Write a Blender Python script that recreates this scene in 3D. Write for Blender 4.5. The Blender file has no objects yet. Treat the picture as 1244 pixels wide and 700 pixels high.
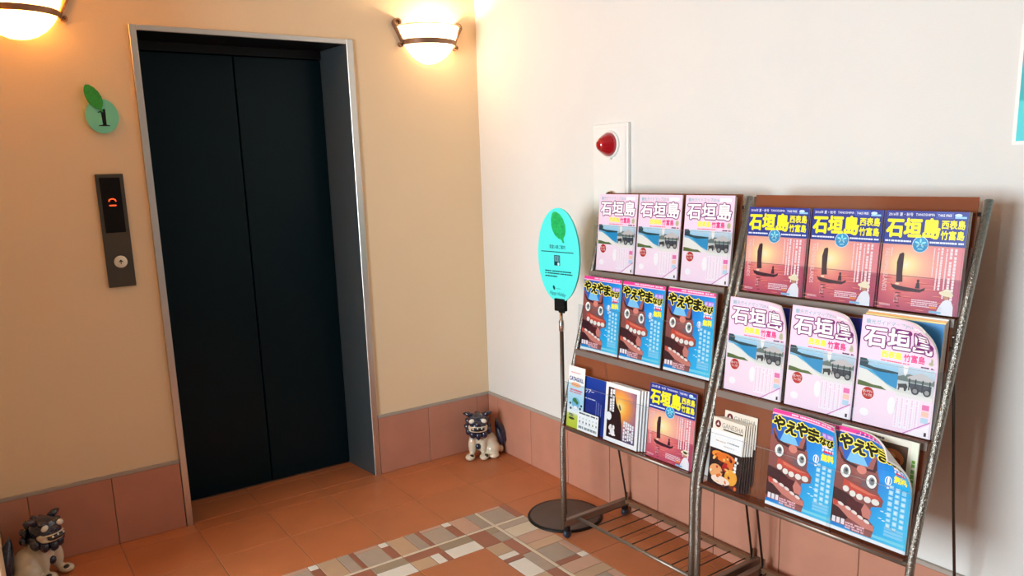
import bpy, bmesh, math, random
from mathutils import Vector, Matrix
from mathutils.geometry import tessellate_polygon
random.seed(7)
PI = math.pi
sc = bpy.context.scene
COL = sc.collection

# ------------------------------------------------------------------ camera
F_PX, YAW, PITCH, ROLL = 944.25, .6036, -.1921, -.0311
CAM = Vector((-2.2433, -3.5009, 1.5136))
fw = Vector((math.sin(YAW)*math.cos(PITCH), math.cos(YAW)*math.cos(PITCH), math.sin(PITCH)))
rt0 = Vector((math.cos(YAW), -math.sin(YAW), 0)); up0 = rt0.cross(fw)
rt = rt0*math.cos(ROLL) + up0*math.sin(ROLL); up = up0*math.cos(ROLL) - rt0*math.sin(ROLL)
cd = bpy.data.cameras.new('camera'); cam = bpy.data.objects.new('camera', cd); COL.objects.link(cam)
cd.sensor_width = 36; cd.lens = F_PX/1244*36; cd.shift_y = 39/1244; cd.clip_start = .01
M = Matrix((rt, up, -fw)).transposed().to_4x4(); M.translation = CAM
cam.matrix_world = M
sc.camera = cam

# ------------------------------------------------------------------ world, light, exposure
sc.view_settings.view_transform = 'Standard'; sc.view_settings.look = 'None'
sc.view_settings.gamma = 1; sc.view_settings.use_curve_mapping = False
sc.view_settings.exposure = 0.0
w = bpy.data.worlds.new('World'); sc.world = w; w.use_nodes = True
w.node_tree.nodes['Background'].inputs[0].default_value = (.75, .85, 1, 1)
w.node_tree.nodes['Background'].inputs[1].default_value = .15

def area(name, loc, target, sx, sy, power, color):
    l = bpy.data.lights.new(name, 'AREA'); l.shape = 'RECTANGLE'; l.size = sx; l.size_y = sy
    l.energy = power; l.color = color
    o = bpy.data.objects.new(name, l); COL.objects.link(o); o.location = loc
    d = Vector(target)-Vector(loc); o.rotation_euler = d.to_track_quat('-Z', 'Y').to_euler()
    return o
# daylight that comes in through the entrance glazing on the far left of the lobby
area('entrance_daylight', (-4.93, -2.0, 1.4), (0, -2.0, 1.4), 2.0, 1.7, 225, (.85, .95, 1.0))

# ------------------------------------------------------------------ materials
def lin(c):
    return tuple(((x/255/12.92) if x/255 <= .04045 else ((x/255+.055)/1.055)**2.4) for x in c)
MAT = {}
def mat(name, col, rough=.5, metal=0., spec=.5, noise=0., nscale=20., bump=0., bscale=120., coat=0., rand=0., emit=None, es=0.):
    if name in MAT: return MAT[name]
    m = bpy.data.materials.new(name); m.use_nodes = True; nt = m.node_tree; b = nt.nodes['Principled BSDF']
    b.inputs['Base Color'].default_value = (*col, 1); b.inputs['Roughness'].default_value = rough
    b.inputs['Metallic'].default_value = metal; b.inputs['Specular IOR Level'].default_value = spec
    b.inputs['Coat Weight'].default_value = coat
    if emit: b.inputs['Emission Color'].default_value = (*emit, 1); b.inputs['Emission Strength'].default_value = es
    tc = nt.nodes.new('ShaderNodeTexCoord')
    src = None
    if noise or rand:
        hsv = nt.nodes.new('ShaderNodeHueSaturation'); hsv.inputs['Color'].default_value = (*col, 1)
        val = None
        if noise:
            n = nt.nodes.new('ShaderNodeTexNoise'); n.inputs['Scale'].default_value = nscale; n.inputs['Detail'].default_value = 5
            nt.links.new(tc.outputs['Object'], n.inputs['Vector'])
            mr = nt.nodes.new('ShaderNodeMapRange'); mr.inputs[3].default_value = 1-noise; mr.inputs[4].default_value = 1+noise
            nt.links.new(n.outputs['Fac'], mr.inputs[0]); val = mr.outputs[0]
        if rand:
            oi = nt.nodes.new('ShaderNodeObjectInfo'); m2 = nt.nodes.new('ShaderNodeMapRange')
            m2.inputs[3].default_value = 1-rand; m2.inputs[4].default_value = 1+rand
            nt.links.new(oi.outputs['Random'], m2.inputs[0])
            if val is not None:
                mu = nt.nodes.new('ShaderNodeMath'); mu.operation = 'MULTIPLY'
                nt.links.new(val, mu.inputs[0]); nt.links.new(m2.outputs[0], mu.inputs[1]); val = mu.outputs[0]
            else: val = m2.outputs[0]
        nt.links.new(val, hsv.inputs['Value']); nt.links.new(hsv.outputs[0], b.inputs['Base Color'])
    if bump:
        n = nt.nodes.new('ShaderNodeTexNoise'); n.inputs['Scale'].default_value = bscale; n.inputs['Detail'].default_value = 3
        nt.links.new(tc.outputs['Object'], n.inputs['Vector'])
        bp = nt.nodes.new('ShaderNodeBump'); bp.inputs['Strength'].default_value = bump; bp.inputs['Distance'].default_value = .003
        nt.links.new(n.outputs['Fac'], bp.inputs['Height']); nt.links.new(bp.outputs[0], b.inputs['Normal'])
    MAT[name] = m
    return m
mat('wall_cream', (.87, .685, .455), .8, spec=.2, noise=.03, nscale=3, bump=.25, bscale=220)
mat('wall', (.78, .77, .74), .8, spec=.2, noise=.03, nscale=3, bump=.25, bscale=220)
mat('ceiling', (.42, .35, .28), .9)
mat('wall_dim', (.15, .11, .08), .8)
mat('grout', (.30, .19, .13), .9, noise=.1, nscale=40)
mat('terracotta', (.50, .17, .065), .42, spec=.45, noise=.14, nscale=7, bump=.08, bscale=60, rand=.06)
mat('base_tile', (.54, .245, .165), .5, spec=.4, noise=.12, nscale=9, bump=.08, bscale=60, rand=.05)
mat('base_trim', (.42, .36, .31), .6, noise=.08)
mat('m_cream', (.72, .62, .47), .45, noise=.07, nscale=25, rand=.05)
mat('m_white', (.80, .76, .68), .4, noise=.05, nscale=25)
mat('m_tan', (.56, .38, .24), .45, noise=.10, nscale=22, rand=.06)
mat('m_grey', (.42, .34, .27), .45, noise=.10, nscale=22, rand=.08)
mat('m_olive', (.36, .28, .19), .45, noise=.10, nscale=22, rand=.05)
mat('m_red', (.36, .135, .08), .45, noise=.10, nscale=22, rand=.06)
mat('m_pink', (.58, .36, .26), .45, noise=.10, nscale=22, rand=.05)
mat('steel', (.72, .70, .66), .36, metal=1, noise=.05, nscale=15, bump=.03, bscale=300)
mat('steel_dark', (.30, .27, .25), .32, metal=1, noise=.08, nscale=10)
mat('lift_door', (.0025, .013, .019), .30, spec=.14, noise=.1, nscale=3)
mat('black', (.006, .006, .007), .45, spec=.25)
mat('reveal', (.085, .110, .125), .38, metal=.35)
mat('panel_grey', (.075, .070, .058), .45, metal=.4)
mat('display', (.006, .005, .006), .12)
mat('led', (.8, .1, .03), .4, emit=(1, .07, .015), es=2.2)
mat('button', (.80, .78, .66), .35)
mat('dark_ink', (.02, .022, .03), .5)
mat('mint', (.20, .72, .52), .35, coat=.3)
mat('leaf_green', (.02, .33, .05), .45, noise=.5, nscale=150)
mat('bronze', (.26, .145, .085), .42, metal=.5, noise=.15, nscale=40, bump=.1, bscale=90)
mat('tube', (.30, .28, .25), .26, metal=.9, noise=.3, nscale=150, bump=1.0, bscale=210)
mat('rod', (.10, .075, .06), .4, metal=.7, noise=.2, nscale=120)
mat('rail', (.27, .22, .18), .38, metal=.7, noise=.1, nscale=40)
mat('lip', (.20, .165, .145), .35, noise=.08, nscale=30)
mat('wheel', (.02, .035, .06), .35)
mat('page', (.85, .83, .79), .6)
mat('white_plastic', (.86, .85, .82), .35)
mat('cream_glaze', (.74, .66, .50), .12, coat=.6, noise=.05, nscale=30)
mat('navy_glaze', (.012, .018, .045), .10, coat=.8, noise=.3, nscale=30)
mat('black_glaze', (.01, .008, .01), .12, coat=.5)
mat('eye_glaze', (.85, .80, .66), .12, coat=.5)
mat('chrome', (.75, .76, .78), .15, metal=1)
mat('dark_disc', (.095, .065, .055), .55, metal=.2, noise=.2, nscale=12)
mat('trim_paint', (.62, .50, .38), .6)
mat('window_frame', (.25, .25, .26), .4, metal=.6)
mat('red_lens', (.42, .004, .012), .12, coat=.8, spec=.6)

def clear_mat(name, tint, gloss, diff=None, dfac=0.):
    m = bpy.data.materials.new(name); m.use_nodes = True; nt = m.node_tree
    nt.nodes.clear(); out = nt.nodes.new('ShaderNodeOutputMaterial')
    t = nt.nodes.new('ShaderNodeBsdfTransparent'); t.inputs[0].default_value = (*tint, 1)
    base = t.outputs[0]
    if dfac:
        d = nt.nodes.new('ShaderNodeBsdfDiffuse'); d.inputs[0].default_value = (*diff, 1)
        mx = nt.nodes.new('ShaderNodeMixShader'); mx.inputs[0].default_value = dfac
        nt.links.new(base, mx.inputs[1]); nt.links.new(d.outputs[0], mx.inputs[2]); base = mx.outputs[0]
    g = nt.nodes.new('ShaderNodeBsdfGlossy'); g.inputs['Roughness'].default_value = .06
    fr = nt.nodes.new('ShaderNodeFresnel'); fr.inputs[0].default_value = 1.49
    mu = nt.nodes.new('ShaderNodeMath'); mu.operation = 'MULTIPLY'; mu.inputs[1].default_value = gloss
    geo = nt.nodes.new('ShaderNodeNewGeometry'); inv = nt.nodes.new('ShaderNodeMath'); inv.operation = 'SUBTRACT'; inv.inputs[0].default_value = 1
    nt.links.new(geo.outputs['Backfacing'], inv.inputs[1]); m3 = nt.nodes.new('ShaderNodeMath'); m3.operation = 'MULTIPLY'
    nt.links.new(fr.outputs[0], m3.inputs[0]); nt.links.new(inv.outputs[0], m3.inputs[1]); nt.links.new(m3.outputs[0], mu.inputs[0])
    mx = nt.nodes.new('ShaderNodeMixShader'); nt.links.new(mu.outputs[0], mx.inputs[0])
    nt.links.new(base, mx.inputs[1]); nt.links.new(g.outputs[0], mx.inputs[2])
    nt.links.new(mx.outputs[0], out.inputs[0]); MAT[name] = m
clear_mat('acrylic', (.95, .96, .97), .45)
clear_mat('acrylic_edge', (.85, .87, .90), .8, (.75, .78, .82), .14)
clear_mat('brown_acrylic', (.66, .32, .13), 1.0, (.36, .13, .07), .5)

def glass_shade():
    m = bpy.data.materials.new('alabaster_glass'); m.use_nodes = True; nt = m.node_tree; nt.nodes.clear()
    out = nt.nodes.new('ShaderNodeOutputMaterial')
    t = nt.nodes.new('ShaderNodeBsdfTranslucent'); d = nt.nodes.new('ShaderNodeBsdfPrincipled')
    n = nt.nodes.new('ShaderNodeTexNoise'); n.inputs['Scale'].default_value = 9; n.inputs['Detail'].default_value = 6
    cr = nt.nodes.new('ShaderNodeValToRGB'); cr.color_ramp.elements[0].color = (.72, .60, .46, 1); cr.color_ramp.elements[1].color = (.92, .86, .76, 1)
    cr.color_ramp.elements[0].position = .35; cr.color_ramp.elements[1].position = .65
    tc = nt.nodes.new('ShaderNodeTexCoord')
    nt.links.new(tc.outputs['Object'], n.inputs['Vector']); nt.links.new(n.outputs['Fac'], cr.inputs[0])
    nt.links.new(cr.outputs[0], t.inputs[0]); nt.links.new(cr.outputs[0], d.inputs['Base Color']); d.inputs['Roughness'].default_value = .25
    mx = nt.nodes.new('ShaderNodeMixShader'); mx.inputs[0].default_value = .45
    nt.links.new(t.outputs[0], mx.inputs[1]); nt.links.new(d.outputs[0], mx.inputs[2]); nt.links.new(mx.outputs[0], out.inputs[0])
    MAT['alabaster'] = m
glass_shade()
def print_mat():
    m = bpy.data.materials.new('printed_cover'); m.use_nodes = True; nt = m.node_tree; b = nt.nodes['Principled BSDF']
    a = nt.nodes.new('ShaderNodeAttribute'); a.attribute_name = 'Col'
    nt.links.new(a.outputs['Color'], b.inputs['Base Color']); b.inputs['Roughness'].default_value = .32; b.inputs['Specular IOR Level'].default_value = .4
    MAT['print'] = m
print_mat()

# ------------------------------------------------------------------ geometry helpers
def tag(o, label=None, cat=None, group=None, kind=None):
    if label: o['label'] = label
    if cat: o['category'] = cat
    if group: o['group'] = group
    if kind: o['kind'] = kind
    return o
def link(name, me, m, parent=None, smooth=False):
    o = bpy.data.objects.new(name, me); COL.objects.link(o)
    for x in (m if isinstance(m, (list, tuple)) else [m]):
        if x is not None and len(me.materials) < 16 and MAT[x].name not in [q.name for q in me.materials]: me.materials.append(MAT[x])
    if smooth: me.shade_smooth()
    if parent: o.parent = parent
    return o
def raw(name, vs, fs, m, parent=None, smooth=False):
    me = bpy.data.meshes.new(name); me.from_pydata([tuple(v) for v in vs], [], fs); me.update()
    return link(name, me, m, parent, smooth)
def empty(name, loc, rz=0., label=None, cat=None, group=None):
    o = bpy.data.objects.new(name, None); COL.objects.link(o); o.location = loc; o.rotation_euler = (0, 0, rz); o.empty_display_size = .05
    return tag(o, label, cat, group)
def from_bm(name, bm, m, parent=None, smooth=False):
    bmesh.ops.recalc_face_normals(bm, faces=bm.faces)
    me = bpy.data.meshes.new(name); bm.to_mesh(me); bm.free()
    return link(name, me, m, parent, smooth)
def bm_box(bm, x0, x1, y0, y1, z0, z1, bevel=0., seg=1, xf=None):
    r = bmesh.ops.create_cube(bm, size=1)
    vs = r['verts']
    for v in vs:
        v.co = Vector(((x0+x1)/2+v.co.x*(x1-x0), (y0+y1)/2+v.co.y*(y1-y0), (z0+z1)/2+v.co.z*(z1-z0)))
    if bevel:
        es = list({e for v in vs for e in v.link_edges})
        r2 = bmesh.ops.bevel(bm, geom=es, offset=bevel, segments=seg, affect='EDGES', profile=.5)
        vs = list({v for f in r2['faces'] for v in f.verts} | {v for v in vs if v.is_valid})
    if xf is not None:
        for v in vs: v.co = xf @ v.co
    return vs
def box(name, x0, x1, y0, y1, z0, z1, m, parent=None, bevel=0., seg=1, xf=None):
    bm = bmesh.new(); bm_box(bm, x0, x1, y0, y1, z0, z1, bevel, seg, xf)
    return from_bm(name, bm, m, parent)
def tube_geo(pts, r, seg=10, cap=True, flat=None):
    pts = [Vector(p) for p in pts]; n = len(pts); vs = []; fs = []
    rs = r if isinstance(r, (list, tuple)) else [r]*n
    t0 = (pts[1]-pts[0]).normalized()
    a = Vector((0, 0, 1)) if abs(t0.z) < .9 else Vector((1, 0, 0))
    u = t0.cross(a).normalized()
    for i in range(n):
        t = (pts[min(i+1, n-1)]-pts[max(i-1, 0)]).normalized()
        u = (u-t*u.dot(t)).normalized(); v = t.cross(u)
        for k in range(seg):
            an = 2*PI*k/seg
            vs.append(pts[i]+(u*math.cos(an)+v*math.sin(an))*rs[i])
    for i in range(n-1):
        for k in range(seg):
            fs.append((i*seg+k, i*seg+(k+1) % seg, (i+1)*seg+(k+1) % seg, (i+1)*seg+k))
    if cap:
        fs.append(tuple(range(seg-1, -1, -1))); fs.append(tuple(range((n-1)*seg, n*seg)))
    return vs, fs
def tube(name, pts, r, m, parent=None, seg=10):
    vs, fs = tube_geo(pts, r, seg); return raw(name, vs, fs, m, parent, True)
def lathe_geo(prof, seg=32, a0=0., a1=2*PI):
    vs = []; fs = []; full = abs(a1-a0-2*PI) < 1e-6; n = len(prof); cols = seg if full else seg+1
    for k in range(cols):
        an = a0+(a1-a0)*k/seg
        for r, z in prof: vs.append(Vector((r*math.cos(an), r*math.sin(an), z)))
    for k in range(seg):
        k2 = (k+1) % cols
        for i in range(n-1): fs.append((k*n+i, k2*n+i, k2*n+i+1, k*n+i+1))
    return vs, fs
def lathe(name, prof, m, parent=None, seg=32, xf=None, a0=0., a1=2*PI):
    vs, fs = lathe_geo(prof, seg, a0, a1)
    bm = bmesh.new(); bv = [bm.verts.new(xf @ v if xf is not None else v) for v in vs]
    for f in fs:
        try: bm.faces.new([bv[i] for i in f])
        except ValueError: pass
    bmesh.ops.remove_doubles(bm, verts=bm.verts, dist=1e-6)
    return from_bm(name, bm, m, parent, True)
def strip_path(name, pts, normals, width, thick, m, parent):
    """flat iron bar swept along pts; width lies along the given side vectors"""
    vs = []; fs = []; n = len(pts)
    for i, p in enumerate(pts):
        p = Vector(p); t = (Vector(pts[min(i+1, n-1)])-Vector(pts[max(i-1, 0)])).normalized()
        s = Vector(normals[i]).normalized(); q = t.cross(s).normalized()
        for a, b in ((-1, -1), (1, -1), (1, 1), (-1, 1)): vs.append(p+s*a*width/2+q*b*thick/2)
    for i in range(n-1):
        for k in range(4): fs.append((i*4+k, i*4+(k+1) % 4, (i+1)*4+(k+1) % 4, (i+1)*4+k))
    fs += [(3, 2, 1, 0), tuple(range((n-1)*4, n*4))]
    return raw(name, vs, fs, m, parent)

# ------------------------------------------------------------------ flat print: letters and pictures as coloured 2D pieces
_txt = {}
def text_tris(body, off=0., shear=0.):
    k = (body, off, shear)
    if k not in _txt:
        c = bpy.data.curves.new('lettering', 'FONT'); c.body = body; c.size = 1; c.offset = off; c.resolution_u = 2; c.shear = shear; c.space_line = 1.0
        o = bpy.data.objects.new('lettering', c); COL.objects.link(o)
        dg = bpy.context.evaluated_depsgraph_get(); me = bpy.data.meshes.new_from_object(o.evaluated_get(dg))
        me.calc_loop_triangles()
        _txt[k] = ([(v.co.x, v.co.y) for v in me.vertices], [tuple(t.vertices) for t in me.loop_triangles])
        bpy.data.objects.remove(o); bpy.data.curves.remove(c); bpy.data.meshes.remove(me)
    return _txt[k]
class Art:
    """picture in millimetres, origin lower left, colours in sRGB 0-255"""
    def __init__(s, w, h): s.w, s.h = w, h; s.V = []; s.F = []
    def add(s, vs, fs, col, layer):
        b = len(s.V)
        for p in vs: s.V.append((p[0], p[1], layer, lin(col(p[0], p[1]) if callable(col) else col)))
        for f in fs: s.F.append(tuple(i+b for i in f))
    def grid(s, x0, y0, x1, y1, col, layer, nx=1, ny=1):
        vs = [(x0+(x1-x0)*i/nx, y0+(y1-y0)*j/ny) for j in range(ny+1) for i in range(nx+1)]
        fs = [(j*(nx+1)+i, j*(nx+1)+i+1, (j+1)*(nx+1)+i+1, (j+1)*(nx+1)+i) for j in range(ny) for i in range(nx)]
        s.add(vs, fs, col, layer)
    def poly(s, pts, col, layer):
        tr = tessellate_polygon([[Vector((p[0], p[1], 0)) for p in pts]])
        fs = []
        for t in tr:
            a, b, c = (pts[i] for i in t)
            fs.append(tuple(t) if (b[0]-a[0])*(c[1]-a[1])-(b[1]-a[1])*(c[0]-a[0]) > 0 else tuple(reversed(t)))
        s.add(pts, fs, col, layer)
    def oval(s, cx, cy, rx, ry, col, layer, n=20, rot=0.):
        pts = [(cx, cy)]
        for k in range(n):
            a = 2*PI*k/n; x, y = rx*math.cos(a), ry*math.sin(a)
            pts.append((cx+x*math.cos(rot)-y*math.sin(rot), cy+x*math.sin(rot)+y*math.cos(rot)))
        s.add(pts, [(0, k+1, (k+1) % n+1) for k in range(n)], col, layer)
    def text(s, body, x0, y0, x1, y1, col, layer, bold=.0, outline=None, ow=.05, rot=0., shear=0.):
        """fits the text into the box; rot in radians turns it about the box's lower left"""
        v0, _ = text_tris(body, 0., shear)
        if not v0: return
        ax, bx = min(p[0] for p in v0), max(p[0] for p in v0); ay, by = min(p[1] for p in v0), max(p[1] for p in v0)
        sx, sy = (x1-x0)/(bx-ax), (y1-y0)/(by-ay)
        def mp(p):
            x, y = (p[0]-ax)*sx, (p[1]-ay)*sy
            return (x0+x*math.cos(rot)-y*math.sin(rot), y0+x*math.sin(rot)+y*math.cos(rot))
        v, f = text_tris(body, 0., shear)
        def stamp(c, lay, d, n):
            for k in range(n):
                an = 2*PI*k/n; s.add([mp((p[0]+d*math.cos(an), p[1]+d*math.sin(an))) for p in v], f, c, lay+.02*k)
        if outline: stamp(outline, layer-1, ow, 10)
        if bold: stamp(col, layer, bold, 6)
        s.add([mp(p) for p in v], f, col, layer+.15)
    def dashes(s, x0, y0, x1, y1, col, layer, rows=1, gap=.35, vertical=False, seed=1):
        rnd = random.Random(seed)
        for r in range(rows):
            if vertical:
                ww = (x1-x0)/rows; a = x0+ww*r+ww*gap/2; b = x0+ww*(r+1)-ww*gap/2; y = y1-rnd.random()*2
                while y > y0+2:
                    L = ww*(.7+rnd.random()*.5); s.grid(a, max(y0, y-L), b, y, col, layer); y -= L*1.18
                    if rnd.random() < .08: y -= L*.6
            else:
                hh = (y1-y0)/rows; a = y0+hh*r+hh*gap/2; b = y0+hh*(r+1)-hh*gap/2; x = x0
                while x < x1-1:
                    L = hh*(.6+rnd.random()*.9); s.grid(x, a, min(x1, x+L), b, col, layer); x += L*1.15
                    if rnd.random() < .12: x += L*.5
    def mesh(s, name, mapping=None, eps=.00022):
        me = bpy.data.meshes.new(name); vs = []
        for x, y, l, c in s.V:
            if mapping is None: vs.append((x*.001, -eps*(l+1), y*.001))
            else:
                p, n = mapping(x*.001, y*.001); vs.append(tuple(p+n*eps*(l+1)))
        me.from_pydata(vs, [], s.F); me.update()
        at = me.color_attributes.new('Col', 'FLOAT_COLOR', 'POINT')
        for i, v in enumerate(s.V): at.data[i].color = (*v[3], 1)
        return me
def mixc(a, b, t):
    t = max(0., min(1., t)); return tuple(a[i]+(b[i]-a[i])*t for i in range(3))
def ramp(t, stops):
    if t <= stops[0][0]: return stops[0][1]
    for (a, ca), (b, cb) in zip(stops, stops[1:]):
        if t <= b: return mixc(ca, cb, (t-a)/(b-a))
    return stops[-1][1]

# ================================================================== the room
TP = .3012; JX = -.0882; JY = -.1010        # tile pitch and the first joints off the two walls
XL, YF, ZC = -5.0, -6.5, 2.72
DX1, DX2, DZ = -1.624, -.680, 2.120         # outer edge of the lift surround
def prism(name, pts2, y0, y1, m, parent=None):
    n = len(pts2); vs = [(x, y0, z) for x, z in pts2]+[(x, y1, z) for x, z in pts2]
    bm = bmesh.new(); bv = [bm.verts.new(v) for v in vs]
    bm.faces.new(bv[:n]); bm.faces.new(list(reversed(bv[n:])))
    for i in range(n): bm.faces.new((bv[i], bv[(i+1) % n], bv[n+(i+1) % n], bv[n+i]))
    return from_bm(name, bm, m, parent)
o = prism('wall_back', [(XL, -.01), (DX1, -.01), (DX1, DZ), (DX2, DZ), (DX2, -.01), (.25, -.01), (.25, ZC), (XL, ZC)], 0, .34, 'wall_cream'); tag(o, kind='structure')
o = box('wall_right', 0, .2, YF, -.0005, -.01, ZC, 'wall'); tag(o, kind='structure')
# left wall with the wide glazed entrance, front wall with a window
def pierced(name, a0, a1, z1, o0, o1, oz0, oz1, place):
    vs = []; fs = []
    ring = [(a0, -.01), (a1, -.01), (a1, z1), (a0, z1)]; hole = [(o0, oz0), (o1, oz0), (o1, oz1), (o0, oz1)]
    for d in (0, 1):
        for p in ring+hole: vs.append(place(p[0], p[1], d))
    for d in (0, 8):
        for i in range(4): fs.append((d+i, d+(i+1) % 4, d+4+(i+1) % 4, d+4+i))
    for i in range(4): fs.append((i, (i+1) % 4, 8+(i+1) % 4, 8+i)); fs.append((4+i, 4+(i+1) % 4, 12+(i+1) % 4, 12+i))
    bm = bmesh.new(); bv = [bm.verts.new(v) for v in vs]
    for f in fs: bm.faces.new([bv[i] for i in f])
    o = from_bm(name, bm, 'wall_dim'); return tag(o, kind='structure')
pierced('wall_left', YF, -.0005, ZC, -2.85, -1.15, .4, 2.4, lambda a, z, d: (XL-.2*d, a, z))
o = box('wall_front', XL, 0, YF-.2, YF, -.01, ZC, 'wall_dim'); tag(o, kind='structure')
o = box('ceiling', XL-.2, .2, YF-.2, .34, ZC, ZC+.1, 'ceiling'); tag(o, kind='structure')
wf = empty('window_1', (XL-.1, -2.0, 0)); tag(wf, kind='structure')
for k in range(3): box('mullion', -.02, .02, -.85+k*.85-.02, -.85+k*.85+.02, .4, 2.4, 'window_frame', wf)

floor = box('floor', XL, 0, YF, 0, -.12, -.0022, 'grout'); tag(floor, kind='structure')
lift_floor = box('floor_threshold', DX1, DX2, 0, .26, -.12, -.0022, 'grout', floor)
G = .0018
def tile(name, x0, x1, y0, y1, m, lift=0., par=None):
    return box(name, x0+G, x1-G, y0+G, y1-G, -.008, lift, m, par or floor, bevel=.0012)
def cells(j, lo, hi):
    e = [hi]; k = j
    while k > lo: e.append(k); k -= TP
    e.append(lo); return e
xs = [0]+[JX-TP*k for k in range(11)]
ys = [JY-TP*k for k in range(12)]
for i in range(len(xs)-1):
    x1, x0 = xs[i], xs[i+1]
    tile('floor_tile', x0, x1, JY, 0, 'terracotta', par=floor)
    for j in range(len(ys)-1):
        y1, y0 = ys[j], ys[j+1]
        if j == 2 and i >= 3: continue                 # mosaic band along the lift wall
        if i == 2 and j >= 2: continue                 # mosaic band turning towards the viewer
        tile('floor_tile', x0, x1, y0, y1, 'terracotta')
for x0, x1 in ((DX1+.02, JX-TP*5), (JX-TP*5, JX-TP*4), (JX-TP*4, JX-TP*3), (JX-TP*3, DX2-.03)):
    tile('floor_tile', x0, x1, 0, JY+TP, 'terracotta'); tile('floor_tile', x0, x1, JY+TP, .255, 'terracotta')
# mosaic modules: (dx0, dx1, dy0, dy1, material), dy counted from the far joint towards the viewer
MOD_A = [(0, .084, 0, .150, 'tan'), (.084, .134, 0, .150, 'grey'), (.134, .155, 0, .150, 'red'), (.155, .263, 0, .024, 'pink'), (.155, .263, .024, .150, 'grey'),
         (.263, .3012, 0, .038, 'white'), (.263, .3012, .038, .150, 'red'), (0, .3012, .150, .166, 'cream'),
         (0, .155, .166, .220, 'red'), (.155, .3012, .166, .220, 'olive'), (0, .088, .220, .3012, 'tan'), (.088, .130, .220, .3012, 'white'), (.130, .155, .220, .3012, 'red'), (.155, .3012, .220, .3012, 'white')]
MOD_C = [(0, .085, 0, .150, 'pink'), (.085, .134, 0, .150, 'grey'), (.134, .152, 0, .150, 'cream'), (.152, .268, 0, .022, 'pink'), (.152, .268, .022, .150, 'grey'), (.268, .3012, 0, .150, 'red'),
         (0, .3012, .150, .166, 'cream'), (0, .084, .166, .3012, 'red'), (.084, .134, .166, .215, 'olive'), (.084, .134, .215, .3012, 'grey'), (.134, .152, .166, .3012, 'cream'), (.152, .3012, .166, .212, 'grey'), (.152, .3012, .212, .3012, 'cream')]
MOD_B = [(0, .084, 0, .090, 'tan'), (0, .084, .090, .130, 'white'), (0, .084, .130, .162, 'red'), (0, .084, .162, .3012, 'white'), (.084, .134, 0, .140, 'red'), (.084, .134, .140, .3012, 'grey'),
         (.134, .152, 0, .3012, 'cream'), (.152, .3012, 0, .080, 'pink'), (.152, .3012, .080, .142, 'tan'), (.152, .262, .142, .268, 'grey'), (.152, .262, .268, .3012, 'red'), (.262, .3012, .142, .262, 'pink'), (.262, .3012, .262, .3012, 'white')]
def mosaic(x0, y0, mod):
    for a, b, c, d, m in mod: tile('mosaic_tile', x0+a, x0+b, y0-d, y0-c, 'm_'+m, lift=.0)
YM = JY-2*TP
for k in range(3, 9): mosaic(JX-TP*k, YM, MOD_A)
mosaic(JX-TP*2, YM, MOD_C)
for k in range(1, 8): mosaic(JX-TP*2, YM-TP*k, MOD_B)

# tiled skirting, each tile proud of its bed
BH = .2955
def skirt(name, along, a0, a1, first):
    if along == 'x': base = box(name, a0, a1, -.007, 0, 0, .3096, 'grout')
    else: base = box(name, -.007, 0, a0, a1, 0, .3096, 'grout')
    tag(base, kind='structure')
    edges = [a1]; k = first
    while k > a1: k -= TP
    while k > a0+.004:
        if a1-k > .004: edges.append(k)
        k -= TP
    edges.append(a0)
    for b, a in zip(edges, edges[1:]):
        if along == 'x':
            box('skirting_tile', a+.0015, b-.0015, -.0115, -.003, .001, BH, 'base_tile', base, bevel=.0012)
        else:
            box('skirting_tile', -.0115, -.003, a+.0015, b-.0015, .001, BH, 'base_tile', base, bevel=.0012)
    if along == 'x': box('cap_strip', a0, a1, -.0125, 0, BH+.001, .3105, 'base_trim', base, bevel=.001)
    else: box('cap_strip', -.0125, 0, a0, a1, BH+.001, .3105, 'base_trim', base, bevel=.001)
skirt('baseboard_back_right', 'x', DX2+.001, -.0118, JX)
skirt('baseboard_back_left', 'x', -2.3005, DX1-.001, JX)
skirt('baseboard_right', 'y', -4.6, -.0005, JY)
o = box('wall_pier', -2.95, -2.302, -.72, -.0005, -.01, ZC-.001, 'wall_cream', bevel=.004); tag(o, kind='structure')

# ================================================================== lift
LX, LY = -1.155, 0
el = empty('elevator', (LX, 0, 0), 0, 'dark blue two-panel lift door in a brushed steel surround', 'elevator')
IX0, IX1, IZ, DY = -1.597-LX, -.712-LX, 2.098, .25
def jamb(name, pts, z0, z1, m):     # plan polygon raised in z
    n = len(pts); bm = bmesh.new(); a = [bm.verts.new((p[0], p[1], z0)) for p in pts]; b = [bm.verts.new((p[0], p[1], z1)) for p in pts]
    bm.faces.new(a); bm.faces.new(b[::-1])
    for i in range(n): bm.faces.new((a[i], a[(i+1) % n], b[(i+1) % n], b[i]))
    bmesh.ops.bevel(bm, geom=[e for e in bm.edges], offset=.0015 if m == 'steel' else .0001, segments=1, affect='EDGES')
    return from_bm(name, bm, m, el)
jamb('jamb', [(IX0, -.014), (IX0-.0265, -.014), (IX0-.0265, .0), (IX0-.012, .001), (IX0-.012, .28), (IX0+.02, .28)], 0, 2.1195, 'steel')
jamb('jamb', [(IX1, -.014), (IX1+.0315, -.014), (IX1+.0315, .0), (IX1+.012, .001), (IX1+.012, .28), (IX1-.026, .28)], 0, 2.1195, 'steel')
jamb('reveal_panel', [(IX1+.0, -.0125), (IX1-.0012, -.0125), (IX1-.0275, .249), (IX1-.0255, .249)], .001, 2.0975, 'reveal')
jamb('reveal_panel', [(IX0+.0, -.0125), (IX0+.0012, -.0125), (IX0+.0215, .249), (IX0+.0195, .249)], .001, 2.0975, 'reveal')
bm = bmesh.new(); bm_box(bm, IX0+.001, IX1-.001, -.0138, .0, 2.098, 2.1195, .0012); from_bm('lintel', bm, 'steel', el)
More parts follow.
